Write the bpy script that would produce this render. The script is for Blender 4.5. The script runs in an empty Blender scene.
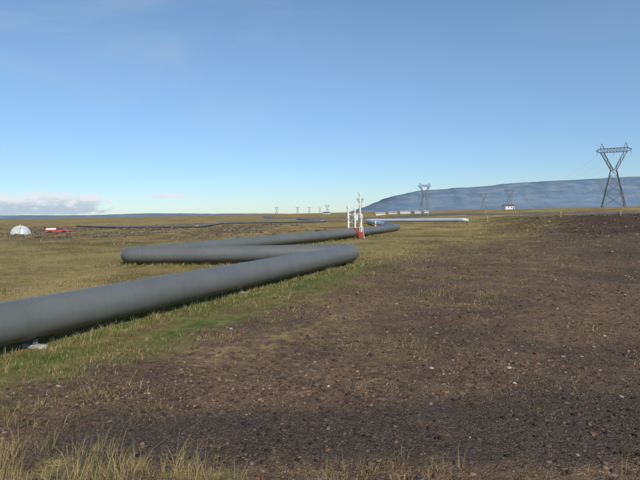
import bpy, math, random
import numpy as np
from mathutils import Vector, Matrix
random.seed(4); rng=np.random.default_rng(7)
scene=bpy.context.scene
col=scene.collection

# ---------------------------------------------------------------- helpers
def link(o,parent=None):
    col.objects.link(o)
    if parent is not None: o.parent=parent
    return o
def tag(o,label=None,cat=None,group=None,kind=None):
    if label: o["label"]=label
    if cat: o["category"]=cat
    if group: o["group"]=group
    if kind: o["kind"]=kind
def mesh_obj(name,verts,faces,mat=None,parent=None,smooth=False,loc=None):
    m=bpy.data.meshes.new(name); m.from_pydata([tuple(v) for v in verts],[],faces); m.update()
    if mat: m.materials.append(mat)
    if smooth: m.polygons.foreach_set("use_smooth",[True]*len(m.polygons))
    o=bpy.data.objects.new(name,m)
    if loc: o.location=loc
    return link(o,parent)
def empty(name,loc,rotz=0,scale=1):
    o=bpy.data.objects.new(name,None); o.empty_display_size=0.5
    o.location=loc; o.rotation_euler=(0,0,rotz); o.scale=(scale,)*3
    return link(o)
class Geo:
    def __init__(s): s.v=[]; s.f=[]
    def add(s,v,f):
        b=len(s.v); s.v+= [tuple(p) for p in v]; s.f+=[tuple(i+b for i in q) for q in f]
    def box(s,c,d,rz=0):
        x,y,z=c; a,b,h=d[0]/2,d[1]/2,d[2]/2; ca,sa=math.cos(rz),math.sin(rz)
        v=[]
        for dz in(-h,h):
            for dx,dy in((-a,-b),(a,-b),(a,b),(-a,b)):
                v.append((x+dx*ca-dy*sa,y+dx*sa+dy*ca,z+dz))
        s.add(v,[(3,2,1,0),(4,5,6,7),(0,1,5,4),(1,2,6,5),(2,3,7,6),(3,0,4,7)])
    def bar(s,p,q,r=0.08,n=4,r2=None):
        p=Vector(p);q=Vector(q);t=(q-p).normalized(); r2=r if r2 is None else r2
        u=t.cross(Vector((0,0,1)))
        if u.length<1e-3:u=Vector((1,0,0))
        u.normalize(); w=t.cross(u)
        v=[]
        for P,R in((p,r),(q,r2)):
            for i in range(n):
                a=2*math.pi*(i+.5)/n; v.append(P+u*math.cos(a)*R+w*math.sin(a)*R)
        s.add(v,[(i,(i+1)%n,n+(i+1)%n,n+i) for i in range(n)]+[tuple(range(n-1,-1,-1)),tuple(range(n,2*n))])
    def lathe(s,prof,c=(0,0,0),n=24,axis='z'):
        v=[];f=[]
        for r,z in prof:
            for i in range(n):
                a=2*math.pi*i/n
                p=(r*math.cos(a),r*math.sin(a),z)
                if axis=='y': p=(p[0],p[2],p[1])
                if axis=='x': p=(p[2],p[0],p[1])
                v.append((p[0]+c[0],p[1]+c[1],p[2]+c[2]))
        for k in range(len(prof)-1):
            for i in range(n):
                f.append((k*n+i,k*n+(i+1)%n,(k+1)*n+(i+1)%n,(k+1)*n+i))
        s.add(v,f)
    def obj(s,name,mat,parent=None,smooth=False,loc=None):
        return mesh_obj(name,s.v,s.f,mat,parent,smooth,loc)
def bevel(o,w=0.02,seg=2):
    m=o.modifiers.new("bevel","BEVEL"); m.width=w; m.segments=seg; m.limit_method='ANGLE'

def hsh(i,j,s):
    n=np.sin(i*127.1+j*311.7+s*74.7)*43758.5453
    return n-np.floor(n)
def vn(x,y,s=0):
    x=np.asarray(x,float);y=np.asarray(y,float)
    i=np.floor(x);j=np.floor(y);fx=x-i;fy=y-j
    fx=fx*fx*(3-2*fx);fy=fy*fy*(3-2*fy)
    a=hsh(i,j,s);b=hsh(i+1,j,s);c=hsh(i,j+1,s);d=hsh(i+1,j+1,s)
    return (a*(1-fx)+b*fx)*(1-fy)+(c*(1-fx)+d*fx)*fy
def fbm(x,y,s=0,o=3):
    t=0;a=.5
    for k in range(o):
        t=t+a*vn(x*2**k,y*2**k,s+k); a*=.5
    return t/(1-.5**o)
def sst(a,b,x):
    t=np.clip((np.asarray(x,float)-a)/(b-a),0,1); return t*t*(3-2*t)

# vegetation boundary: x position of the grass/gravel edge as function of y
BY=[-50,4,8.4,11.7,16.6,24.4,32,39,60,76,100,118,140,4000]
BX=[-20,-7.8,-5.3,-3.2,-1.0,2.6,5.8,10,24,34,42,66,120,6000]
def vegmask(x,y):
    bx=np.interp(y,BY,BX)
    w=1.6+0.15*np.abs(y)
    v=sst(1.1,-1,(x-bx)/w)
    v=np.maximum(v, 0.46*sst(4.6,-1.0,(x-bx)/(w*1.05))*sst(7.8,10.5,y)*sst(75,45,y))
    v=np.maximum(v, 0.42*sst(6.4,5.8,y+0.05*x)*sst(-25,-5,y)*sst(2.5,-1.5,x))
    v=np.maximum(v,0.9*sst(118,138,y))
    return v
def bankmask(x,y):
    e=14*(fbm(x*.08,y*.08,55)-.5)
    return sst(46,66,y+e)*sst(20,38,x+e)*sst(132,116,y)
def gz(x,y):
    x=np.asarray(x,float);y=np.asarray(y,float)
    v=vegmask(x,y)
    far=sst(30,60,y)
    z=0.05*(fbm(x*1.3,y*1.3,3)-.5)+0.14*(fbm(x*.25,y*.25,9)-.5)
    z=z+v*sst(24,40,y+(-x)*0.6)*(0.26*(fbm(x*.45,y*.45,21)-.45))
    z=z+1.25*sst(62,100,y)*sst(26,48,x)+1.4*sst(130,200,y)*sst(60,100,x)
    z=z+bankmask(x,y)*.55*(fbm(x*.22,y*.22,33,4)-.5)
    z=z+far*0.25*(fbm(x*.05,y*.05,5)-.5)
    z=z+sst(250,900,y)*2.2*(fbm(x*.004,y*.006,15)-.5)
    return z
def g1(x,y): return float(gz(x,y))
def lavamask(x,y):
    e=fbm(x*.06,y*.06,81)-.5
    return sst(62,80,y+30*e)*sst(210,150,y)*sst(2,-14,x+20*e)

# ---------------------------------------------------------------- materials
def newmat(name):
    m=bpy.data.materials.new(name); m.use_nodes=True
    nt=m.node_tree; b=nt.nodes["Principled BSDF"]
    return m,nt,b
class N:
    def __init__(s,nt): s.nt=nt
    def node(s,t,**k):
        n=s.nt.nodes.new(t)
        for a,b in k.items(): setattr(n,a,b)
        return n
    def lk(s,a,b): s.nt.links.new(a,b)
    def setin(s,sock,v):
        if hasattr(v,"links"): s.lk(v,sock)
        else: sock.default_value=v
    def math(s,op,a,b=None,clamp=False,c=None):
        n=s.node("ShaderNodeMath",operation=op); n.use_clamp=clamp
        s.setin(n.inputs[0],a)
        if b is not None: s.setin(n.inputs[1],b)
        if c is not None: s.setin(n.inputs[2],c)
        return n.outputs[0]
    def noise(s,vec,scale,det=4,rough=.55,dist=0):
        n=s.node("ShaderNodeTexNoise"); s.lk(vec,n.inputs["Vector"])
        n.inputs["Scale"].default_value=scale;n.inputs["Detail"].default_value=det
        n.inputs["Roughness"].default_value=rough; n.inputs["Distortion"].default_value=dist
        return n.outputs["Fac"]
    def ramp(s,fac,stops,interp='LINEAR'):
        n=s.node("ShaderNodeValToRGB"); n.color_ramp.interpolation=interp
        e=n.color_ramp.elements
        while len(e)<len(stops): e.new(.5)
        for q,(p,c) in zip(e,stops):
            q.position=p; q.color=(c[0],c[1],c[2],1) if not isinstance(c,(int,float)) else (c,c,c,1)
        s.setin(n.inputs[0],fac); return n.outputs[0]
    def mix(s,f,a,b,mode='MIX'):
        n=s.node("ShaderNodeMix",data_type='RGBA',blend_type=mode)
        s.setin(n.inputs[0],f)
        for sock,v in((n.inputs[6],a),(n.inputs[7],b)):
            if isinstance(v,tuple): v=(v[0],v[1],v[2],1)
            s.setin(sock,v)
        return n.outputs[2]
    def smooth(s,x,a,b,lo=0.,hi=1.):
        n=s.node("ShaderNodeMapRange",interpolation_type='SMOOTHSTEP')
        s.setin(n.inputs[0],x); n.inputs[1].default_value=a;n.inputs[2].default_value=b
        n.inputs[3].default_value=lo;n.inputs[4].default_value=hi
        return n.outputs[0]
    def attr(s,name):
        return s.node("ShaderNodeAttribute",attribute_name=name)
    def coord(s,scale=(1,1,1),out="Object"):
        t=s.node("ShaderNodeTexCoord"); mp=s.node("ShaderNodeMapping")
        mp.inputs["Scale"].default_value=scale
        s.lk(t.outputs[out],mp.inputs[0]); return mp.outputs[0]
    def bump(s,h,st,dist,normal=None):
        n=s.node("ShaderNodeBump"); n.inputs["Strength"].default_value=st; n.inputs["Distance"].default_value=dist
        s.lk(h,n.inputs["Height"])
        if normal is not None: s.lk(normal,n.inputs["Normal"])
        return n.outputs[0]
def paint(name,c,rough=.6,var=.15,scale=3,metal=0,brown_tone=(.12,.09,.06),dirtamt=.25,bumps=0.0):
    m,nt,b=newmat(name); n=N(nt); v=n.coord()
    a=n.noise(v,scale,5,.6); f=n.smooth(a,.35,.7)
    base=n.mix(n.math('MULTIPLY',f,var),c,tuple(x*.6 for x in c))
    d=n.smooth(n.noise(v,scale*2.7,6,.7),.5,.75)
    base=n.mix(n.math('MULTIPLY',d,dirtamt),base,brown_tone)
    n.lk(base,b.inputs["Base Color"]); b.inputs["Roughness"].default_value=rough; b.inputs["Metallic"].default_value=metal
    if bumps: n.lk(n.bump(n.noise(v,scale*12,4),bumps,.02),b.inputs["Normal"])
    return m

# ground
def ground_mat():
    m,nt,b=newmat("ground_soil"); n=N(nt); v=n.coord()
    veg=n.attr("veg").outputs["Fac"]; dark=n.attr("dark").outputs["Fac"]; green=n.attr("green").outputs["Fac"]; lava=n.attr("lava").outputs["Fac"]; bank=n.attr("bank").outputs["Fac"]
    vor=n.node("ShaderNodeTexVoronoi"); n.lk(v,vor.inputs["Vector"]); vor.inputs["Scale"].default_value=42
    sep=n.node("ShaderNodeSeparateColor"); n.lk(vor.outputs["Color"],sep.inputs[0])
    peb=n.ramp(sep.outputs[0],[(0,(.036,.025,.019)),(.35,(.112,.069,.043)),(.6,(.180,.110,.068)),(.85,(.255,.172,.112)),(1,(.38,.31,.23))])
    big=n.noise(v,.5,7,.70,.6)
    soil=n.ramp(big,[(.34,(.074,.049,.036)),(.48,(.152,.092,.056)),(.64,(.265,.166,.098))])
    fine=n.noise(v,9,6,.7)
    grav=n.mix(.55,soil,peb)
    grav=n.mix(n.smooth(fine,.35,.7),grav,n.mix(.6,grav,(.205,.128,.077)))
    vor2=n.node("ShaderNodeTexVoronoi"); n.lk(v,vor2.inputs["Vector"]); vor2.inputs["Scale"].default_value=11
    sep2=n.node("ShaderNodeSeparateColor"); n.lk(vor2.outputs["Color"],sep2.inputs[0])
    grav=n.mix(n.smooth(sep2.outputs[1],.80,.95,0,.65),grav,(.040,.031,.026))
    grav=n.mix(n.smooth(sep2.outputs[0],.92,.98,0,.5),grav,(.34,.26,.18))
    st=n.noise(v,.17,6,.68,.5)
    grav=n.mix(n.smooth(st,.40,.52,.72,0),grav,n.mix(.40,(.052,.042,.036),peb))
    st2=n.noise(v,2.2,5,.65,.4)
    grav=n.mix(n.smooth(st2,.34,.50,.45,0),grav,(.056,.042,.033))
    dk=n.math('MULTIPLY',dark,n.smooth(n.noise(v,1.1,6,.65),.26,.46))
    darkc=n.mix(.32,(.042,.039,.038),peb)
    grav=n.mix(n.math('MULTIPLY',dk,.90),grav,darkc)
    bn=n.noise(v,.35,7,.72,.5)
    bankc=n.ramp(bn,[(.34,(.026,.022,.020)),(.46,(.062,.045,.035)),(.58,(.108,.074,.050)),(.70,(.16,.125,.075))])
    grav=n.mix(n.math('MULTIPLY',bank,.85),grav,n.mix(.3,bankc,peb))
    vs=n.noise(v,.16,7,.62,.8); vm=n.noise(v,1.7,7,.68); vf=n.noise(v,14,4,.7); vl=n.noise(v,.045,5,.6,.6)
    vegc=n.ramp(n.math('ADD',n.math('MULTIPLY',vs,.65),n.math('MULTIPLY',vm,.35)),
        [(.34,(.105,.078,.038)),(.43,(.205,.155,.062)),(.52,(.340,.255,.098)),(.60,(.42,.32,.135)),(.70,(.26,.180,.085))])
    vegc=n.mix(n.smooth(vf,.4,.7,0,.35),vegc,(.15,.115,.048))
    vegc=n.mix(n.smooth(vl,.49,.60,0,.62),vegc,(.125,.085,.050))
    lv=n.math('MULTIPLY',lava,n.smooth(n.noise(v,.22,7,.7,.5),.44,.58))
    vegc=n.mix(n.math('MULTIPLY',lv,.75),vegc,n.mix(n.smooth(vm,.4,.6),(.070,.052,.038),(.15,.112,.072)))
    gr=n.ramp(vm,[(.3,(.055,.084,.020)),(.52,(.110,.152,.038)),(.70,(.26,.24,.085))])
    vegc=n.mix(n.math('MULTIPLY',green,n.smooth(vs,.38,.55)),vegc,gr)
    t=n.math('ADD',veg,n.math('MULTIPLY',n.math('SUBTRACT',n.math('ADD',n.math('MULTIPLY',n.noise(v,.55,6,.7,.5),.5),n.math('MULTIPLY',n.noise(v,4,6,.75),.5)),.5),3.2))
    mk=n.smooth(t,.28,.86)
    c=n.mix(mk,grav,vegc)
    n.lk(c,b.inputs["Base Color"]); b.inputs["Roughness"].default_value=.95
    b.inputs["Specular IOR Level"].default_value=.1
    d1=n.math('SUBTRACT',1.,vor.outputs["Distance"])
    h=n.math('ADD',n.math('MULTIPLY',d1,.5),n.math('ADD',fine,n.math('MULTIPLY',vm,1.4)))
    b1=n.bump(h,1.,.04)
    n.lk(n.bump(n.math('MULTIPLY',bn,bank),1.,1.2,b1),b.inputs["Normal"])
    return m
MG=ground_mat()

def colattr_mat(name,rough=.9,trans=0,spec=.2):
    m,nt,b=newmat(name); n=N(nt); a=n.attr("tint").outputs["Color"]
    v=n.coord(); c=n.mix(n.smooth(n.noise(v,40,3),.4,.7,0,.25),a,(.03,.025,.02))
    n.lk(c,b.inputs["Base Color"]); b.inputs["Roughness"].default_value=rough; b.inputs["Specular IOR Level"].default_value=spec
    if trans:
        t=n.node("ShaderNodeBsdfTranslucent"); n.lk(c,t.inputs[0]); mx=n.node("ShaderNodeMixShader"); mx.inputs[0].default_value=trans
        n.lk(b.outputs[0],mx.inputs[1]); n.lk(t.outputs[0],mx.inputs[2])
        n.lk(mx.outputs[0],nt.nodes["Material Output"].inputs[0])
    return m
MSTONE=colattr_mat("gravel_stone"); MGRASS=colattr_mat("grass_blade",.7,.3)

def pipe_mat(name,c1,c2,rough,metal=0.,brown_tone=(.06,.052,.043)):
    m,nt,b=newmat(name); n=N(nt); v=n.coord()
    s=n.attr("run").outputs["Fac"]
    seg=n.node("ShaderNodeTexWhiteNoise",noise_dimensions='1D'); n.lk(n.math('FLOOR',n.math('DIVIDE',s,1.0)),seg.inputs["W"])
    base=n.mix(n.smooth(n.noise(v,.8,6,.6),.3,.7),c1,c2)
    base=n.mix(n.math('MULTIPLY',seg.outputs[0],.12),base,tuple(x*1.35 for x in c1))
    fr=n.math('FRACT',s)
    seam=n.math('LESS_THAN',fr,.014)
    base=n.mix(n.math('MULTIPLY',seam,.22),base,tuple(x*.4 for x in c1))
    sx=n.coord((1,1,.15))
    streak=n.smooth(n.noise(sx,6,6,.7),.50,.78,0,.20)
    base=n.mix(streak,base,brown_tone)
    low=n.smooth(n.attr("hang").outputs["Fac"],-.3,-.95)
    base=n.mix(n.math('MULTIPLY',low,n.smooth(n.noise(v,3,5,.6),.3,.6,.2,.7)),base,brown_tone)  # underside blended towards the brown tone in noisy patches
    n.lk(base,b.inputs["Base Color"]); b.inputs["Metallic"].default_value=metal
    r=n.smooth(n.noise(v,2.5,4),.3,.7,rough-.03,rough+.06); n.lk(r,b.inputs["Roughness"])
    b.inputs["Specular IOR Level"].default_value=.5
    n.lk(n.bump(n.noise(v,2.2,3,.5),.14,.02),b.inputs["Normal"])
    return m
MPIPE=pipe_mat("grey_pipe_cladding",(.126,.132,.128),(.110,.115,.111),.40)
MSILVER=pipe_mat("silver_cladding_painted_sheen",(.52,.57,.62),(.44,.49,.54),.4,.15,(.3,.28,.26))  # aluminium cladding with sky sheen put into its pale bluish base
MCONC=paint("concrete",(.40,.38,.34),.9,.6,6,bumps=.5,dirtamt=.6)
MGALV=paint("galvanised_steel",(.13,.13,.135),.5,.3,2,metal=.1)
MGALVF=paint("pale_galvanised_steel",(.19,.20,.22),.6,.2,2)  # paler, bluer steel for the distant pylons
MDSTEEL=paint("dark_steel",(.06,.055,.05),.6,.3,4)
MRED=paint("red_paint",(.42,.095,.05),.5,.3,5)
MCARRED=paint("faded_red_paint",(.40,.08,.07),.4,.2,5)
MWHITE=paint("white_paint",(.74,.74,.72),.5,.15,3,dirtamt=.15)
MSHED=paint("shed_wall",(.60,.60,.59),.6,.2,1,dirtamt=.2)
MCREAM=paint("pale_wall",(.55,.55,.53),.7,.2,1,dirtamt=.1)
MROOF=paint("dark_roof_sheet",(.10,.10,.11),.6,.3,1)
MROOFR=paint("pale_roof_sheet",(.42,.43,.44),.5,.3,1)
MYEL=paint("yellow_plastic",(.65,.42,.03),.5,.15,3,dirtamt=.1)
MALU=paint("aluminium_sheet",(.62,.64,.66),.4,.15,2,metal=.2,dirtamt=.05)
MGLASS=paint("window_glass",(.03,.035,.04),.08,.1,1,dirtamt=.0)
MRUB=paint("rubber",(.02,.02,.02),.8,.2,5)
MWIRE=paint("wire",(.12,.12,.12),.5,.1,1)
MCER=paint("insulator_ceramic",(.16,.08,.05),.3,.1,4)

# ---------------------------------------------------------------- ground mesh
def axis(c,a,lo,hi,n):
    u=np.linspace(math.asinh((lo-c)/a),math.asinh((hi-c)/a),n); return c+a*np.sinh(u)
nx,ny=760,800
xs=axis(0,7,-11000,11000,nx); ys=axis(8,6,-200,14000,ny)
X,Y=np.meshgrid(xs,ys)
V=vegmask(X,Y)
Z=gz(X,Y)
def grid_mesh(name,X,Y,Z):
    ny,nx=X.shape
    m=bpy.data.meshes.new(name)
    co=np.stack([X,Y,Z],-1).reshape(-1,3).astype(np.float32)
    idx=np.arange(nx*ny).reshape(ny,nx)
    f=np.stack([idx[:-1,:-1],idx[:-1,1:],idx[1:,1:],idx[1:,:-1]],-1).reshape(-1,4).astype(np.int32)
    m.vertices.add(len(co)); m.vertices.foreach_set("co",co.ravel())
    m.loops.add(f.size); m.loops.foreach_set("vertex_index",f.ravel())
    m.polygons.add(len(f)); m.polygons.foreach_set("loop_start",np.arange(0,f.size,4,dtype=np.int32))
    m.polygons.foreach_set("use_smooth",np.ones(len(f),bool))
    m.update(calc_edges=True); return m
def addattr(m,name,a):
    at=m.attributes.new(name,'FLOAT','POINT'); at.data.foreach_set("value",np.asarray(a,np.float32).ravel())
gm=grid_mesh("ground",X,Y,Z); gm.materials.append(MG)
addattr(gm,"veg",V)
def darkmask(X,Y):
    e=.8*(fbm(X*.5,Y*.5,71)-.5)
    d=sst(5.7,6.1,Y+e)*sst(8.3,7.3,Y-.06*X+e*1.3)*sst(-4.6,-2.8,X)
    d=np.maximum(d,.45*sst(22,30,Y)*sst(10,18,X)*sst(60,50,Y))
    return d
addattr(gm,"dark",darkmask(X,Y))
addattr(gm,"lava",lavamask(X,Y))
addattr(gm,"bank",bankmask(X,Y))
bx=np.interp(Y,BY,BX)
G=sst(3.8,0.8,np.abs(X-(bx-2.0)))*sst(36,20,Y)*sst(6.5,8.5,Y)
G=np.maximum(G,.22*sst(20,40,Y)*sst(80,50,Y)*sst(0,-4,X-bx))
addattr(gm,"green",G)
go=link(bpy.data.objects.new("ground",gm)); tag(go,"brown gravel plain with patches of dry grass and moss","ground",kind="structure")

# ---------------------------------------------------------------- stones
def mass_mesh(name,co,faces_flat,sizes,tint,mat,smooth=False):
    m=bpy.data.meshes.new(name)
    m.vertices.add(len(co)); m.vertices.foreach_set("co",co.astype(np.float32).ravel())
    m.loops.add(len(faces_flat)); m.loops.foreach_set("vertex_index",faces_flat.astype(np.int32))
    st=np.concatenate([[0],np.cumsum(sizes)[:-1]]).astype(np.int32)
    m.polygons.add(len(sizes)); m.polygons.foreach_set("loop_start",st)
    m.update(calc_edges=True)
    at=m.attributes.new("tint",'FLOAT_COLOR','POINT')
    at.data.foreach_set("color",np.concatenate([tint,np.ones((len(tint),1))],1).astype(np.float32).ravel())
    m.materials.append(mat)
    return link(bpy.data.objects.new(name,m))
t=(1+5**.5)/2
ico=np.array([(-1,t,0),(1,t,0),(-1,-t,0),(1,-t,0),(0,-1,t),(0,1,t),(0,-1,-t),(0,1,-t),(t,0,-1),(t,0,1),(-t,0,-1),(-t,0,1)])/math.sqrt(1+t*t)
icf=np.array([(0,11,5),(0,5,1),(0,1,7),(0,7,10),(0,10,11),(1,5,9),(5,11,4),(11,10,2),(10,7,6),(7,1,8),(3,9,4),(3,4,2),(3,2,6),(3,6,8),(3,8,9),(4,9,5),(2,4,11),(6,2,10),(8,6,7),(9,8,1)])
def rocks(name,sx,sy,sz,tc,label,sink=.1,flat=(.4,.45),cat="gravel"):
    n=len(sx)
    sc=np.stack([sz*(.7+.9*rng.random(n)),sz*(.7+.9*rng.random(n)),sz*(flat[0]+flat[1]*rng.random(n))],1)
    P=ico[None]*(0.60+.75*rng.random((n,12,1)))*sc[:,None,:]
    a=rng.random(n)*6.283; ca,sa=np.cos(a)[:,None],np.sin(a)[:,None]
    P=np.stack([P[:,:,0]*ca-P[:,:,1]*sa,P[:,:,0]*sa+P[:,:,1]*ca,P[:,:,2]],-1)
    P+=np.stack([sx,sy,gz(sx,sy)+sc[:,2]*sink],1)[:,None,:]
    F=(icf[None]+(np.arange(n)*12)[:,None,None]).reshape(-1)
    o=mass_mesh(name,P.reshape(-1,3),F,np.full(n*20,3),np.repeat(tc,12,0),MSTONE)
    tag(o,label,cat,kind="stuff")
NS=165000
u=rng.random(NS); sy=4.2*np.exp(u**.85*math.log(55/4.2)); sx=(rng.random(NS)*2-1)*(sy*.72+1.5)+0
keep=(vegmask(sx,sy)+ (fbm(sx*.9,sy*.9,31)-.5)*1.4<.5)
cl=fbm(sx*.6,sy*.6,40); keep&=(rng.random(NS)<.15+1.6*(cl-.25))
sx,sy=sx[keep],sy[keep]; n=len(sx)
sz=(0.004+0.0062*rng.random(n)+0.026*rng.random(n)**13)*(0.85+sy/24)
pal=np.array([(.046,.033,.026),(.100,.064,.043),(.170,.106,.067),(.24,.163,.108),(.075,.060,.050),(.165,.076,.040),(.36,.30,.23)])
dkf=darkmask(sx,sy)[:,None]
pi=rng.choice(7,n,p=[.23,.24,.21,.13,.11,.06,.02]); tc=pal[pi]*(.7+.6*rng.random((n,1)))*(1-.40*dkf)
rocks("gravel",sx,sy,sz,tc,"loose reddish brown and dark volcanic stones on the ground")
NB=14000
sx=18+rng.random(NB)*90; sy=45+rng.random(NB)*70
k=rng.random(NB)<bankmask(sx,sy)*sst(.35,.6,fbm(sx*.2,sy*.2,93)); sx,sy=sx[k],sy[k]; n=len(sx)
rocks("bank_rubble",sx,sy,.04+.16*rng.random(n)**3,pal[rng.choice(7,n,p=[.30,.28,.17,.08,.12,.04,.01])]*(.7+.6*rng.random((n,1))),"rough dark stones scattered over the gravel bank",.1)
NL=8000
sx=-rng.random(NL)*110+4; sy=60+rng.random(NL)*120
k=(rng.random(NL)<lavamask(sx,sy)*sst(.46,.58,fbm(sx*.13,sy*.13,91))); sx,sy=sx[k],sy[k]; n=len(sx)
pal2=np.array([(.08,.062,.047),(.12,.092,.066),(.17,.135,.09),(.22,.185,.13)])
rocks("lava_rubble",sx,sy,.10+.22*rng.random(n)**2,pal2[rng.choice(4,n,p=[.3,.35,.22,.13])],"rough dark lava rubble scattered in dry yellow heath",.2,(.5,.5),"lava rubble")

# ---------------------------------------------------------------- grass
def blades(name,cx,cy,hh,ww,colr,nb,spread,label):
    k=np.repeat(np.arange(len(cx)),nb); n=len(k)
    r=np.abs(rng.normal(size=n))*spread[k]; an=rng.random(n)*6.283
    bx_=cx[k]+r*np.cos(an); by_=cy[k]+r*np.sin(an); bz=gz(bx_,by_)-.01
    h=hh[k]*(.3+.85*rng.random(n)); w=ww[k]*(.6+.8*rng.random(n))
    la=an+rng.normal(size=n)*.8; le=h*(.12+.75*rng.random(n)**1.4)
    lx,ly=np.cos(la)*le+.14*h,np.sin(la)*le
    oa=rng.random(n)*3.14; ox,oy=np.cos(oa)*w/2,np.sin(oa)*w/2
    v=np.zeros((n,5,3))
    v[:,0]=np.stack([bx_-ox,by_-oy,bz],1); v[:,1]=np.stack([bx_+ox,by_+oy,bz],1)
    v[:,2]=np.stack([bx_+lx*.35+ox*.8,by_+ly*.35+oy*.8,bz+h*.58],1); v[:,3]=np.stack([bx_+lx*.35-ox*.8,by_+ly*.35-oy*.8,bz+h*.58],1)
    v[:,4]=np.stack([bx_+lx,by_+ly,bz+h*.97],1)
    b=np.arange(n)*5
    fq=np.stack([b,b+1,b+2,b+3,b+3,b+2,b+4],1).reshape(-1)
    sizes=np.tile([4,3],n)
    c=colr[k]*(.7+.6*rng.random((n,1)))
    cc=np.repeat(c,5,0)
    o=mass_mesh(name,v.reshape(-1,3),fq,sizes,cc,MGRASS)
    tag(o,label,"grass",kind="stuff")
GOLD=np.array((.60,.45,.22)); STRAW=np.array((.47,.37,.18)); GREEN=np.array((.115,.170,.040)); OLIVE=np.array((.23,.205,.078)); BROWN=np.array((.21,.14,.075))
def pick(n,cols,p):
    i=rng.choice(len(cols),n,p=p); return np.array(cols)[i]*(.8+.4*rng.random((n,1)))
# verge
N1=4600
x=rng.random(N1)**1.05*12-5.8; y=3.9+2.6*rng.random(N1)
d=np.clip((3.2-x)/7,0.12,.85)*sst(6.25,5.4,y+.09*x-1.3*(fbm(x*.9,y*.9,77)-.5)-.35*sst(-2.2,-3.6,x))
k=rng.random(N1)<d*(2.0*(fbm(x*1.6,y*1.6,50)-.28)); x,y=x[k],y[k]; n=len(x)
tall=.07+.30*sst(-1.8,-3.4,x)*rng.random(n)**1.3+.32*rng.random(n)**3
blades("dry_grass",x,y,tall,np.full(n,.0034),pick(n,[GOLD,STRAW,GREEN,OLIVE],[.48,.34,.09,.09]),15,np.full(n,.10),"tall golden dry grass at the edge of the gravel")
# short grass
N2=38000
u=rng.random(N2); y=7.0*np.exp(u*math.log(90/7.0)); x=(rng.random(N2)*2-1)*(y*.70+1.5)
bxx=np.interp(y,BY,BX)
vm_=vegmask(x,y)+(fbm(x*.8,y*.8,61)-.5)*2.2+.5*(rng.random(N2)-.5)
k=(vm_>.58)|((rng.random(N2)<.07)&(fbm(x*.5,y*.5,66)>.46)&(x<y*.5)&(y>8))
k&=(rng.random(N2)<.20+1.7*(fbm(x*.5,y*.5,99)-.25))
k&=(rng.random(N2)<1-.62*sst(-3,-7,x-bxx)*sst(16,30,y))
x,y=x[k],y[k]; n=len(x); bxx=bxx[k]
gravelly=sst(-1.5,2.5,(x-bxx)); leftf=sst(-3,-7,x-bxx)*sst(16,30,y)
h=(.045+.08*rng.random(n)+.14*(rng.random(n)>.93))*(1+y/60)*(1-.35*gravelly)*(1-.3*leftf)
gm_=sst(4.0,.6,np.abs(x-(bxx-2.0)))
c1=pick(n,[GREEN,OLIVE,STRAW,GOLD],[.56,.22,.14,.08]); c2=pick(n,[GREEN,OLIVE,STRAW,GOLD,BROWN],[.04,.26,.34,.20,.16])*.85
cc=np.where((rng.random(n)<gm_*.95*sst(36,20,y))[:,None],c1,c2)
blades("meadow_grass",x,y,h,.004+y*.0004,cc,10,.11+y*.010,"short green and straw coloured grass around the pipeline")

# ---------------------------------------------------------------- pipes
def fillet(pts,R,step=.5,da=.12):
    out=[]; pts=[np.array(p,float) for p in pts]
    cur=pts[0]; out.append(cur)
    def seg(a,b,last=True):
        L=np.linalg.norm(b-a); n=max(1,int(L/step))
        for i in range(1,n+1): out.append(a+(b-a)*i/n)
    for i in range(1,len(pts)-1):
        a,b,c=pts[i-1],pts[i],pts[i+1]
        d1=(b-a)/np.linalg.norm(b-a); d2=(c-b)/np.linalg.norm(c-b)
        th=math.acos(np.clip(np.dot(d1,d2),-1,1))
        T=R*math.tan(th/2); p1=b-d1*T; p2=b+d2*T
        seg(cur,p1)
        nrm=d2-d1*np.dot(d1,d2); nrm/=np.linalg.norm(nrm); C=p1+nrm*R
        m=max(3,int(th/da))
        for k in range(1,m+1):
            q=th*k/m; out.append(C-nrm*R*math.cos(q)+d1*R*math.sin(q))
        cur=p2
    seg(cur,pts[-1]); return out
def tube(name,path,r,mat,n=48,parent=None):
    P=np.array(path); T=np.gradient(P,axis=0); T/=np.linalg.norm(T,axis=1)[:,None]
    L=np.concatenate([[0],np.cumsum(np.linalg.norm(np.diff(P,axis=0),axis=1))])
    S=np.stack([T[:,1],-T[:,0],0*T[:,0]],1); S/=np.linalg.norm(S,axis=1)[:,None]; U=np.cross(S,T)
    v=[];hang=[];run=[]
    for p,s,u_,l in zip(P,S,U,L):
        for i in range(n):
            a=2*math.pi*i/n; v.append(p+s*math.cos(a)*r+u_*math.sin(a)*r); hang.append(math.sin(a)); run.append(l)
    f=[]
    for k in range(len(P)-1):
        for i in range(n): f.append((k*n+i,(k+1)*n+i,(k+1)*n+(i+1)%n,k*n+(i+1)%n))
    f.append(tuple(range(n))); f.append(tuple(range((len(P)-1)*n,len(P)*n))[::-1])
    o=mesh_obj(name,v,f,mat,parent,True)
    addattr(o.data,"hang",hang); addattr(o.data,"run",run)
    return o,P,T,L
RP=.465; ZC=.60
main=[(-21.6,-20.0,ZC),(1.95,29.88,ZC),(-11.55,30.9,ZC),(4.6,60.5,ZC),(11.0,76.0,ZC),(11.4,92.0,ZC)]
path=fillet(main,.52,.5,.34)
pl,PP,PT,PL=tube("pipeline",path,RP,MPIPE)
tag(pl,"long grey clad steam pipeline zigzagging over gravel on low supports","pipeline")
def collar(parent,p,t,r,mat):
    g=Geo(); g.lathe([(r+.001,-.04),(r+.006,-.035),(r+.006,.035),(r+.001,.04)],(0,0,0),48,'y')
    o=g.obj("joint_collar",mat,parent,False,tuple(p)); o.rotation_euler=(0,0,math.atan2(t[1],t[0])-math.pi/2)
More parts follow.
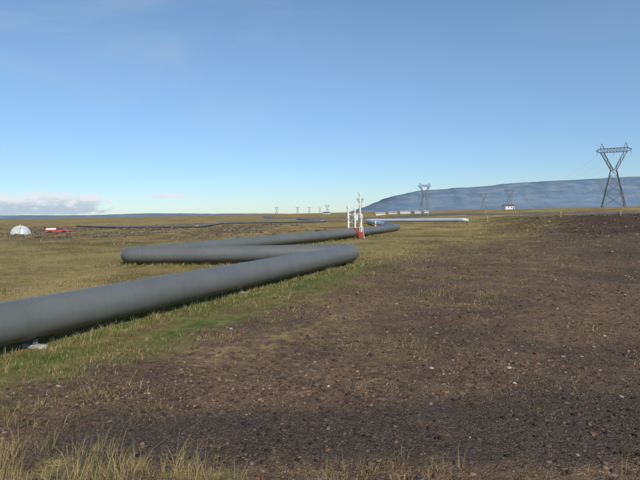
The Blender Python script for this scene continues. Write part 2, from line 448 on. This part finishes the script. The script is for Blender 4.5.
silver=[(11.4,92.0,ZC),(11.9,134.0,ZC+.1),(32.5,117.5,ZC+.1),(33.6,121.5,-.2),(34.0,124,-1.5)]
pls,_,_,_=tube("pipeline",fillet(silver,.8),RP-.05,MSILVER,32); tag(pls,"silver clad pipeline with painted pale sky sheen running across the dry heath","pipeline")
second=[(-75,165,ZC-.2),(-50,131,ZC-.2),(-27,121,ZC-.2),(-30,165,ZC-.2),(2,160,ZC-.2),(-10,240,ZC-.2)]
p2=fillet(second,1.3,1.5)
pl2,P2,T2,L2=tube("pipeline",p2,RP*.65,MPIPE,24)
tag(pl2,"distant dark grey steam pipeline crossing dry heath","pipeline")

# supports
def support_proto():
    e=empty("pipe_support",(0,0,0))
    rr_=random.Random(3)
    g=Geo(); g.box((0.10,0,-.11),(.66,.22,.26)); g.v=[(x_+rr_.uniform(-.03,.03),y_+rr_.uniform(-.02,.02),z_+rr_.uniform(-.02,.02)) for x_,y_,z_ in g.v]
    o=g.obj("concrete_block",MCONC,e); bevel(o,.045,3)
    g=Geo()
    for sx_ in(-.12,.12): g.box((sx_,0,.09),(.04,.12,.16))
    n=14;R=RP+.02; v=[];f=[]
    for i in range(n+1):
        a=math.radians(240+60*i/n)
        for rr,yy in((R-.017,-.07),(R,-.07),(R,.07),(R-.017,.07)):
            v.append((math.cos(a)*rr,yy,ZC+math.sin(a)*rr))
    for i in range(n):
        for j in range(4): f.append((i*4+j,i*4+(j+1)%4,(i+1)*4+(j+1)%4,(i+1)*4+j))
    g.add(v,f); g.obj("saddle",MGALV,e)
    return e
def copy_thing(e,loc,rotz,scale=1,name=None):
    c=e.copy(); c.location=loc; c.rotation_euler=(0,0,rotz); c.scale=(scale,)*3; col.objects.link(c)
    for ch in e.children:
        d_=ch.copy(); d_.parent=c; col.objects.link(d_)
    return c
s0=support_proto(); tag(s0,"pale concrete pipe support with steel saddle under grey pipe","pipe support","supports under the pipeline")
first=True
def at(PP,PT,PL,s):
    p=np.array([np.interp(s,PL,PP[:,k]) for k in range(3)]); j=min(len(PL)-1,int(np.searchsorted(PL,s))); return p,PT[j]
i0=int(np.argmin(np.abs(PP[:110,1]-11.9))); s_=PL[i0]-16.6
cnt=0
while s_<PL[-1]-5 and cnt<34:
    p,tv=at(PP,PT,PL,s_)
    pa,ta=at(PP,PT,PL,s_-1.2); pb,tb=at(PP,PT,PL,s_+1.2)
    if np.dot(ta,tb)>.98:
        rz=math.atan2(tv[1],tv[0])-math.pi/2
        loc=(p[0],p[1],p[2]-ZC)
        if first: s0.location=loc; s0.rotation_euler=(0,0,rz); first=False
        else: copy_thing(s0,loc,rz)
        cnt+=1
    s_+=8.3
for i in range(1,len(PL)-1):
    a_=np.dot(PT[i-1],PT[i])<.9995; b_=np.dot(PT[i],PT[i+1])<.9995
    if a_!=b_ and PL[i]<110:
        tt0=PT[max(0,i-2)] if b_ else PT[min(len(PT)-1,i+2)]
        collar(pl,PP[i]+tt0*(-.12 if b_ else .12),tt0,RP,MPIPE)
s_arr=rng.random(5200)*95+12; side=rng.choice([-1,1],5200)
pp_=np.stack([np.interp(s_arr,PL,PP[:,k]) for k in range(2)],1); tt_=np.stack([np.interp(s_arr,PL,PT[:,k]) for k in range(2)],1)
off=(.34+.85*rng.random(5200)**1.5)*side
x=pp_[:,0]+tt_[:,1]*off; y=pp_[:,1]-tt_[:,0]*off; n=len(x)
blades("pipe_side_grass",x,y,.08+.17*rng.random(n),.005+y*.00025,pick(n,[GREEN,OLIVE,STRAW,GOLD],[.36,.28,.24,.12]),9,np.full(n,.08),"rough grass tufts growing against the pipe base")
bpy.context.view_layer.update()

# ---------------------------------------------------------------- valve station
VR=math.atan2(31.6,15.95)-math.pi/2
vs_=empty("valve_station",(4.0,59.3,0),VR)
tag(vs_,"slim white steam valve stacks with red flanges on grey pipeline","valve station")
g=Geo()
for yy in(-.7,.7): g.lathe([(RP+.01,yy-.05),(RP+.10,yy-.05),(RP+.10,yy+.05),(RP+.01,yy+.05)],(0,0,ZC),24,'y')
g.lathe([(RP+.01,-.4),(RP+.06,-.3),(RP+.09,0),(RP+.06,.3),(RP+.01,.4)],(0,0,ZC),24,'y')
g.obj("valve_body",MRED,vs_,False)
g=Geo()
g.bar((0,0,ZC+.45),(0,0,1.7),.10,12); g.bar((0,0,1.35),(0,0,1.43),.20,16)
g.obj("valve_stem",MRED,vs_)
g=Geo()
for a in range(24):
    a0=a*math.pi/12;a1=(a+1)*math.pi/12
    g.bar((math.cos(a0)*.32,-.35,1.85+math.sin(a0)*.32),(math.cos(a1)*.32,-.35,1.85+math.sin(a1)*.32),.022,6)
for a in range(4):
    a0=a*math.pi/4; g.bar((math.cos(a0)*.32,-.35,1.85+math.sin(a0)*.32),(-math.cos(a0)*.32,-.35,1.85-math.sin(a0)*.32),.014,6)
g.bar((0,-.36,1.85),(0,.05,1.7),.04,8); g.obj("handwheel",MWHITE,vs_)
for xx,yy,h,r in((-.70,-.4,3.55,.11),(.38,.45,5.0,.09),(.16,-.55,3.3,.08),(.72,-.1,2.6,.10),(-.25,.3,2.7,.09)):
    g=Geo(); g.lathe([(.0,.2),(r,.2),(r,h-.3),(r*1.55,h-.3),(r*1.55,h),(.0,h+.08)],(xx,yy,0),16)
    for z in(1.2,2.2): g.lathe([(r,z-.04),(r*1.8,z-.04),(r*1.8,z+.04),(r,z+.04)],(xx,yy,0),16)
    g.obj("vent_stack",MWHITE,vs_,False)
g=Geo()
for z in(1.75,2.65): g.bar((-.70,-.4,z),(.38,.45,z),.04)
g.bar((-.70,-.4,2.6),(.16,-.55,2.5),.04); g.bar((.72,-.1,1.9),(.38,.45,2.1),.05)
g.box((.0,.0,2.25),(.55,.45,.6),.2)
g.obj("bracing",MWHITE,vs_)
g=Geo()
for sx_ in(-.8,.8):
    for sy_ in(-.5,.5): g.bar((sx_,sy_,-.1),(sx_*.8,sy_,1.25),.05)
    g.bar((sx_*.82,-.55,1.2),(sx_*.82,.55,1.2),.05)
for sy_ in(-.5,.5): g.bar((-.68,sy_,1.2),(.68,sy_,1.2),.045)
g.obj("support_frame",MALU,vs_)
g=Geo(); g.box((0,0,.35),(.42,.34,.7)); o=g.obj("actuator_housing",MRED,vs_,loc=(.95,-.9,0)); bevel(o,.05)
vb=empty("bypass_valve",(6.9,66.0,0),math.atan2(15.5,6.4)-math.pi/2)
tag(vb,"small white bypass riser with red flange on grey pipe","valve")
g=Geo(); g.lathe([(0,ZC+.4),(.08,ZC+.4),(.08,1.7),(.0,1.72)],(0,0,0),14); g.obj("riser",MWHITE,vb)
g=Geo(); g.lathe([(.08,1.3),(.17,1.3),(.17,1.38),(.08,1.38)],(0,0,0),14); g.obj("flange",MRED,vb)

# ---------------------------------------------------------------- pylons
def lat(g,levels,rleg,rbr):
    for a,b in zip(levels[:-1],levels[1:]):
        for i in range(4):
            j=(i+1)%4
            g.bar(a[i],b[i],rleg); g.bar(a[i],b[j],rbr); g.bar(a[j],b[i],rbr); g.bar(b[i],b[j],rbr)
def sq(w,dp,z,cx=0): return [(cx-w,-dp,z),(cx+w,-dp,z),(cx+w,dp,z),(cx-w,dp,z)]
def pylon_proto(t=1.0,mat=None):
    mat=mat or MGALV
    e=empty("electricity_pylon",(0,0,0))
    RL,RB=.15*t,.08*t
    g=Geo(); lv=[]
    for z in(0,5.5,9.5,12.5,14.8):
        k=z/14.8; w=4.1*(1-k)+1.0*k; lv.append(sq(w,w,z))
    lat(g,lv,RL,RB)
    g.obj("tower_body",mat,e)
    g=Geo()
    for s in(-1,1):
        lv=[]
        for k in(0,.33,.66,1):
            xi=s*(.08+3.3*k); xo=s*(1.0+3.6*k); dp=1.0-.35*k; z=14.8+7.0*k
            a,b=min(xi,xo),max(xi,xo)
            lv.append([(a,-dp,z),(b,-dp,z),(b,dp,z),(a,dp,z)])
        lat(g,lv,RL*.8,RB*.8)
    g.obj("window_arm",mat,e)
    g=Geo(); xsn=[-6.0,-4.6,-3.4,-2.2,-1.1,0,1.1,2.2,3.4,4.6,6.0]; lv=[]
    for xq in xsn:
        hh=.15 if abs(xq)>5.5 else .75; dp=.2 if abs(xq)>5.5 else .65
        lv.append([(xq,-dp,22.5-hh),(xq,dp,22.5-hh),(xq,dp,22.5+hh),(xq,-dp,22.5+hh)])
    lat(g,lv,RL*.75,RB*.8)
    for s in(-1,1):
        for a in((4.6,-.65),(4.6,.65),(3.4,-.65),(3.4,.65)): g.bar((s*a[0],a[1],23.25),(s*4.1,0,25.3),RB)
    g.obj("crossarm",mat,e)
    for xq in(-5.8,0,5.8):
        g=Geo(); z0=22.2 if abs(xq)>1 else 21.75; pr=[(.0,z0)]
        for q in range(7): zz=z0-.1-q*.22; pr+=[(.03,zz),(.13,zz-.08),(.03,zz-.1)]
        g.lathe(pr,(xq,0,0),8); g.obj("insulator",MCER,e)
    return e
py0=pylon_proto(1.0); tag(py0,"tall grey lattice pylon with splayed legs and wide crossarm","electricity pylon","power line pylons")
py0.location=(114.5,208,g1(114.5,208)-.3); py0.rotation_euler=(0,0,math.radians(-25))
pyd=pylon_proto(1.05,MGALVF); tag(pyd,"distant grey lattice pylon standing on the open plain","electricity pylon","power line pylons")
pyls=[(101,512,1.08,10),(237,666,1.08,-25),(241,784,1.05,-25),(68,888,1.02,10),(22,1480,1.0,10),(-36,1900,1.05,10),(-68,1660,1.0,25),(-120,1500,.9,25),(2,2100,1.0,10)]
plist=[py0]
bpy.context.view_layer.update()
for i,(a_,b_,s_,r_) in enumerate(pyls):
    if i==0:
        pyd.location=(a_,b_,g1(a_,b_)-.3); pyd.rotation_euler=(0,0,math.radians(r_)); pyd.scale=(s_,)*3; plist.append(pyd); continue
    c=copy_thing(pyd,(a_,b_,g1(a_,b_)-.3),math.radians(r_),s_); plist.append(c)
def wire(p,q,sag):
    g=Geo(); p=Vector(p);q=Vector(q);n=28; last=None
    for i in range(n+1):
        k=i/n; P_=p.lerp(q,k); P_.z-=sag*4*k*(1-k)
        if last is not None: g.bar(last,P_,.016,3)
        last=P_
    o=g.obj("power_cable",MWIRE); tag(o,"thin dark power cable hanging between lattice pylons","cable","cables between the pylons")
bpy.context.view_layer.update()
def hang(pyl,xq): 
    return pyl.matrix_world@Vector((xq,0,20.4))
for A,B in((0,2),(2,3),(1,4)):
    for xq in(-5.8,0,5.8): wire(hang(plist[A],xq),hang(plist[B],xq),9)

# ---------------------------------------------------------------- buildings
def house(loc,rz,w,d,h,rh,wall,roof,label,cat="house",nwin=3,door=True):
    e=empty("house" if cat=="house" else "shed",loc,rz); tag(e,label,cat,"low buildings on the plain")
    g=Geo(); a,b=w/2,d/2
    v=[(-a,-b,-.4),(a,-b,-.4),(a,b,-.4),(-a,b,-.4),(-a,-b,h),(a,-b,h),(a,b,h),(-a,b,h),(-a,0,h+rh),(a,0,h+rh)]
    g.add(v,[(0,1,5,4),(1,2,6,9,5),(2,3,7,6),(3,0,4,8,7)]); g.obj("wall",wall,e)
    g=Geo(); o_=.3; th=.12
    sl=rh/b
    for s in(-1,1):
        y0,z0=s*(b+o_),h-o_*sl+.03; z1=h+rh+.03
        v=[(-a-o_,y0,z0),(a+o_,y0,z0),(a+o_,0,z1),(-a-o_,0,z1)]
        v2=[(x,y,z+th) for x,y,z in v]
        g.add(v+v2,[(0,1,2,3),(7,6,5,4),(0,4,5,1),(1,5,6,2),(3,7,4,0)])
    g.obj("roof",roof,e)
    for i in range(nwin):
        xq=-a+(i+1)*w/(nwin+1)+( .0)
        g=Geo(); g.box((xq,-b-.02,h*.55),(1.0,.06,.9)); g.obj("window",MGLASS,e)
    if door:
        g=Geo(); g.box((a-.9,-b-.02,.95),(.9,.06,1.9)); g.obj("door",MDSTEEL,e)
house((142,402,g1(142,402)),.25,7.5,5,2.6,1.2,MWHITE,MROOF,"white farmhouse with dark pitched roof on open plain",nwin=2)
for i,(a_,b_,w_,h_,r_) in enumerate([(38,335,6,1.3,.1),(46.5,338,5,1.0,-.2),(55,345,6.5,1.5,.05),(64,352,4.5,1.1,.3),(72,360,3,1.0,-.1)]):
    house((a_,b_,g1(a_,b_)-.1),r_,w_,3.5,h_,.5,MSHED,MROOFR,"low white shed with pale metal roof on dry heath","shed",0,False)
for i,(a_,b_,w_,h_) in enumerate([(12,900,12,2.5)]):
    house((a_,b_,g1(a_,b_)),-.4,w_,6,h_,1.2,MCREAM,MROOF,"distant pale building with dark roof on the plain","house",2,False)

# ---------------------------------------------------------------- well dome
de=empty("well_dome",(-53.3,95,g1(-53.3,95)),.25); tag(de,"white faceted dome hut covering a well on dry heath","dome hut")
g=Geo(); g.lathe([(1.72,-.3),(1.72,.15),(1.62,.15)],(0,0,0),16); g.obj("base_ring",MCONC,de)
R=1.62; pr=[(R*math.cos(a),.15+R*.9*math.sin(a)) for a in [math.radians(q) for q in(0,18,36,54,72)]]+[(.001,.15+R*.9)]
g=Geo(); g.lathe(pr,(0,0,0),12); g.obj("dome_shell",MALU,de)
g=Geo()
for k in range(12):
    a=k*math.pi/6
    for (r0,z0),(r1,z1) in zip(pr[:-1],pr[1:]): g.bar(((r0+.01)*math.cos(a),(r0+.01)*math.sin(a),z0+.01),((r1+.01)*math.cos(a),(r1+.01)*math.sin(a),z1+.01),.015)
g.obj("panel_rib",MWHITE,de)
g=Geo(); g.box((0,-1.42,.75),(.8,.45,1.1)); o=g.obj("door",MCREAM,de); bevel(o,.03)
g=Geo(); g.lathe([(0,1.5),(.10,1.5),(.10,1.75),(.16,1.75),(.0,1.85)],(0,0,0),10); g.obj("vent_cap",MALU,de)

# ---------------------------------------------------------------- car
ce=empty("parked_car",(-52.9,108,g1(-52.9,108)-.20),math.radians(6)); ce.scale=(1.0,1,.80); tag(ce,"low red estate car with white upper part parked on heath","car")
def prof(name,pts,w,mat,top=None,parent=ce,bv=.05):
    n=len(pts); v=[];
    for s in(-1,1):
        for x_,z_ in pts:
            ww=w if top is None or z_<top else w*.82
            v.append((x_,s*ww/2,z_))
    f=[tuple(range(n)),tuple(range(n,2*n))[::-1]]+[(i,n+i,n+(i+1)%n,(i+1)%n) for i in range(n)]
    o=mesh_obj(name,v,f,mat,parent); 
    if bv: bevel(o,bv,3)
    return o
prof("body",[(-2.3,.35),(-1.85,.3),(-1.7,.55),(-1.35,.68),(-1.0,.55),(-.85,.3),(.85,.3),(1.0,.55),(1.35,.68),(1.7,.55),(1.85,.3),(2.3,.4),(2.32,.72),(2.1,.90),(1.35,.98),(-2.2,1.0),(-2.34,.75)],1.75,MCARRED)
prof("cabin_glass",[(-.2,1.0),(1.3,.99),(.85,1.34),(-.15,1.34)],1.6,MGLASS,1.2,bv=.03)
prof("cargo_cover",[(-2.2,1.01),(-.22,1.01),(-.2,1.38),(-2.1,1.38)],1.62,MWHITE,1.2,bv=.03)
prof("roof",[(-.3,1.35),(.9,1.35),(.75,1.44),(-.3,1.44)],1.36,MCARRED,bv=.02)
for xq in(-.1,.45,1.1):
    for s in(-1,1):
        g=Geo(); g.bar((xq+.0,s*.82,1.0),(xq+.05-(.3 if xq>.6 else 0),s*.68,1.36),.05); g.obj("pillar",MCARRED,ce)
for xq in(-1.35,1.35):
    for s in(-1,1):
        g=Geo(); g.lathe([(0,-.1),(.2,-.11),(.32,-.1),(.33,.1),(.2,.11),(0,.1)],(xq,s*.8,.33),20,'y'); g.obj("wheel",MRUB,ce)
for s in(-1,1):
    g=Geo(); g.box((2.27,s*.6,.7),(.12,.35,.14)); g.obj("headlight",MALU,ce)

# ---------------------------------------------------------------- road and posts
mr,nt,b=newmat("road_surface"); q=N(nt); v=q.coord()
q.lk(q.mix(q.smooth(q.noise(v,.6,6,.6),.35,.65),(.135,.13,.13),(.10,.096,.096)),b.inputs["Base Color"]); b.inputs["Roughness"].default_value=.9
rp=fillet([(260,40,0),(120,98,0),(78,116,0),(56,150,0),(44,205,0),(-30,330,0),(-60,600,0)],25,3)
RPt=np.array(rp); RT=np.gradient(RPt,axis=0); RT/=np.linalg.norm(RT,axis=1)[:,None]
v=[];f=[]
for p,tv in zip(RPt,RT):
    s=np.array([tv[1],-tv[0]])
    for o_,dz in((-6,-.6),(-4,.40),(0,.46),(4,.40),(6,-.6)):
        xx,yy=p[0]+s[0]*o_,p[1]+s[1]*o_
        v.append((xx,yy,g1(p[0],p[1])+dz))
for k in range(len(RPt)-1):
    for j in range(4): f.append((k*5+j,k*5+j+1,(k+1)*5+j+1,(k+1)*5+j))
ro=mesh_obj("road",v,f,mr,None,True); tag(ro,"narrow grey gravel road on a low bank across the plain","road",kind="structure")
def post_proto():
    e=empty("road_marker_post",(0,0,0))
    g=Geo(); g.lathe([(0,-.2),(.06,-.2),(.06,1.1),(.045,1.16),(0,1.18)],(0,0,0),10); g.obj("post",MYEL,e)
    g=Geo(); g.lathe([(.063,.9),(.066,.91),(.066,1.0),(.063,1.01)],(0,0,0),10); g.obj("reflector_band",MWHITE,e)
    return e
pp=post_proto(); tag(pp,"yellow road marker post with white band beside gravel road","marker post","marker posts along the road")
posts=[(45,99.5),(59,104.5),(49.2,158),(34,108),(78,102),(98,97),(39.8,196)]
pp.location=(45,99.5,g1(45,99.5))
for a_,b_ in posts[1:]: copy_thing(pp,(a_,b_,g1(a_,b_)),0)

# ---------------------------------------------------------------- mountains
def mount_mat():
    m,nt,b=newmat("haze_painted_mountain"); n=N(nt); v=n.coord((1,1,1))
    c=n.ramp(n.noise(n.coord((1,.5,6.0)),.0024,8,.60,.3),[(.38,(.105,.160,.232)),(.50,(.140,.196,.264)),(.62,(.190,.228,.268))])  # distance haze painted in as bluish base colours
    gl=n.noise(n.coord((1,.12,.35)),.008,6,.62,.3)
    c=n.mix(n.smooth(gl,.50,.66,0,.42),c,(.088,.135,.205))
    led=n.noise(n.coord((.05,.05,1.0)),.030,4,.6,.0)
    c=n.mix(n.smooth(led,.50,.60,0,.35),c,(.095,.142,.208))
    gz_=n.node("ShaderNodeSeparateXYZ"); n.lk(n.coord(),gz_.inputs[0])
    c=n.mix(n.smooth(gz_.outputs[2],300,0,0,.38),c,(.195,.255,.325))  # paler haze blended into the colour towards the foot
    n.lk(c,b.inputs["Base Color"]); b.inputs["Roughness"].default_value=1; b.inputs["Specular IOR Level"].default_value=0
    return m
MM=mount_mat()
def ridge(name,xp,hp,y0,y1,label,steep=.35,seed=3,nx=520,nyy=60,amp=16):
    xs=np.linspace(xp[0],xp[-1],nx); tt=np.linspace(0,1,nyy)
    XX,TT=np.meshgrid(xs,tt); H=np.interp(XX,xp,hp)
    ed=TT+.05*(fbm(XX*.0016,TT*2,seed)-.5)*2*(TT>0)
    sh=.45*sst(0,steep*.9,ed)+.55*sst(steep*.35,steep,ed)
    sh=sh*sst(1.0,.85,TT)
    ZZ=H*sh*(1+.04*(fbm(XX*.0014,TT*3,seed+4)-.5))-8+ amp*(fbm(XX*.005,TT*6,seed+9)-.5)*sh
    YY=y0+(y1-y0)*TT+ .0*XX
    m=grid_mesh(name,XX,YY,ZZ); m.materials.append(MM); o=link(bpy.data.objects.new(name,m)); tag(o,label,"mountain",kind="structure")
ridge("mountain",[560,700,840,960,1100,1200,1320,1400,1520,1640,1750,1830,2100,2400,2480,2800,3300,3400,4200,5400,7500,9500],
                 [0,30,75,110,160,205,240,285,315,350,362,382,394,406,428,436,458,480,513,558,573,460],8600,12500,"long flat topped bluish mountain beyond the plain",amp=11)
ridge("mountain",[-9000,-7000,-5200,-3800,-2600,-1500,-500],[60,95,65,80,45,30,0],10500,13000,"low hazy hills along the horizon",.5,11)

# ---------------------------------------------------------------- world
S=Vector((.40,-.90,0)).normalized(); EL=math.radians(38)
sd=Vector((S.x*math.cos(EL),S.y*math.cos(EL),math.sin(EL)))
w=bpy.data.worlds.new("World"); scene.world=w; w.use_nodes=True; nt=w.node_tree; n=N(nt)
bg=nt.nodes["Background"]
sky=n.node("ShaderNodeTexSky",sky_type='NISHITA'); sky.sun_disc=False; sky.sun_elevation=EL; sky.sun_rotation=math.atan2(S.x,S.y)
sky.air_density=1.0; sky.dust_density=.1; sky.ozone_density=2.5; sky.altitude=100
tc=n.node("ShaderNodeTexCoord"); sp=n.node("ShaderNodeSeparateXYZ"); n.lk(tc.outputs["Generated"],sp.inputs[0])
az=n.math('ARCTAN2',sp.outputs[0],sp.outputs[1]); el=n.math('ARCSINE',sp.outputs[2])
cv=n.node("ShaderNodeCombineXYZ"); n.lk(n.math('MULTIPLY',az,1.),cv.inputs[0]); n.lk(n.math('MULTIPLY',el,2.2),cv.inputs[1])
nz=n.noise(cv.outputs[0],34,8,.62,.2)
D=math.radians
def band(x,a,b,c,d): return n.math('MULTIPLY',n.smooth(x,D(a),D(b)),n.smooth(x,D(c),D(d),1.,0.))
m1=n.math('MULTIPLY',band(az,-60,-40,-24,-19.5),band(el,.1,.6,1.8,3.2))
m2=n.math('MULTIPLY',band(az,-19.2,-16.4,-15,-12.2),band(el,1.65,2.0,2.15,2.65))
mm=n.math('MAXIMUM',m1,m2)
cf=n.smooth(n.math('ADD',mm,n.math('MULTIPLY',n.math('SUBTRACT',nz,.5),2.2)),.36,.90)
cf=n.math('MULTIPLY',cf,n.smooth(mm,.05,.4))
cv2=n.node("ShaderNodeCombineXYZ"); n.lk(n.math('MULTIPLY',az,.8),cv2.inputs[0]); n.lk(n.math('MULTIPLY',el,3.4),cv2.inputs[1])
wz=n.smooth(n.noise(cv2.outputs[0],3.2,7,.6,.8),.42,.72,0,.17)
wl=n.math('MULTIPLY',n.smooth(el,D(3),D(8)),n.smooth(az,D(12),D(-18),.2,1.))
wz=n.math('MULTIPLY',wz,wl)
cshade=n.mix(n.smooth(n.math('ADD',el,n.math('MULTIPLY',n.math('SUBTRACT',nz,.5),D(3))),D(.9),D(2.1)),(4.0,4.8,5.8),(7.0,7.3,7.8))
tint=n.mix(n.smooth(el,D(20),D(-1)),(1.04,1.10,1.12),(.61,.76,.97))
c=n.mix(1.0,sky.outputs[0],tint,'MULTIPLY')
hs=n.node("ShaderNodeHueSaturation"); hs.inputs["Saturation"].default_value=1.02; hs.inputs["Value"].default_value=1.0; n.lk(c,hs.inputs["Color"])
c=n.mix(wz,hs.outputs[0],(4.8,5.4,6.1))
c=n.mix(n.math('MULTIPLY',cf,.88),c,cshade)
n.lk(c,bg.inputs[0]); bg.inputs[1].default_value=.114
sl=bpy.data.lights.new("sun","SUN"); sl.energy=4.2; sl.angle=math.radians(.5); sl.color=(1,.94,.83)
so_=link(bpy.data.objects.new("sun",sl)); so_.rotation_euler=sd.to_track_quat('Z','Y').to_euler()

# ---------------------------------------------------------------- camera
cd=bpy.data.cameras.new("camera"); cd.lens=30; cd.sensor_width=36; cd.clip_end=40000; cd.clip_start=.05
co=link(bpy.data.objects.new("camera",cd))
co.matrix_world=Matrix.Translation((0,0,2.84))@Matrix.Rotation(math.radians(90-2.9),4,'X')@Matrix.Rotation(math.radians(-1.15),4,'Z')
scene.camera=co
scene.view_settings.view_transform='Standard'; scene.view_settings.look='None'; scene.view_settings.exposure=0
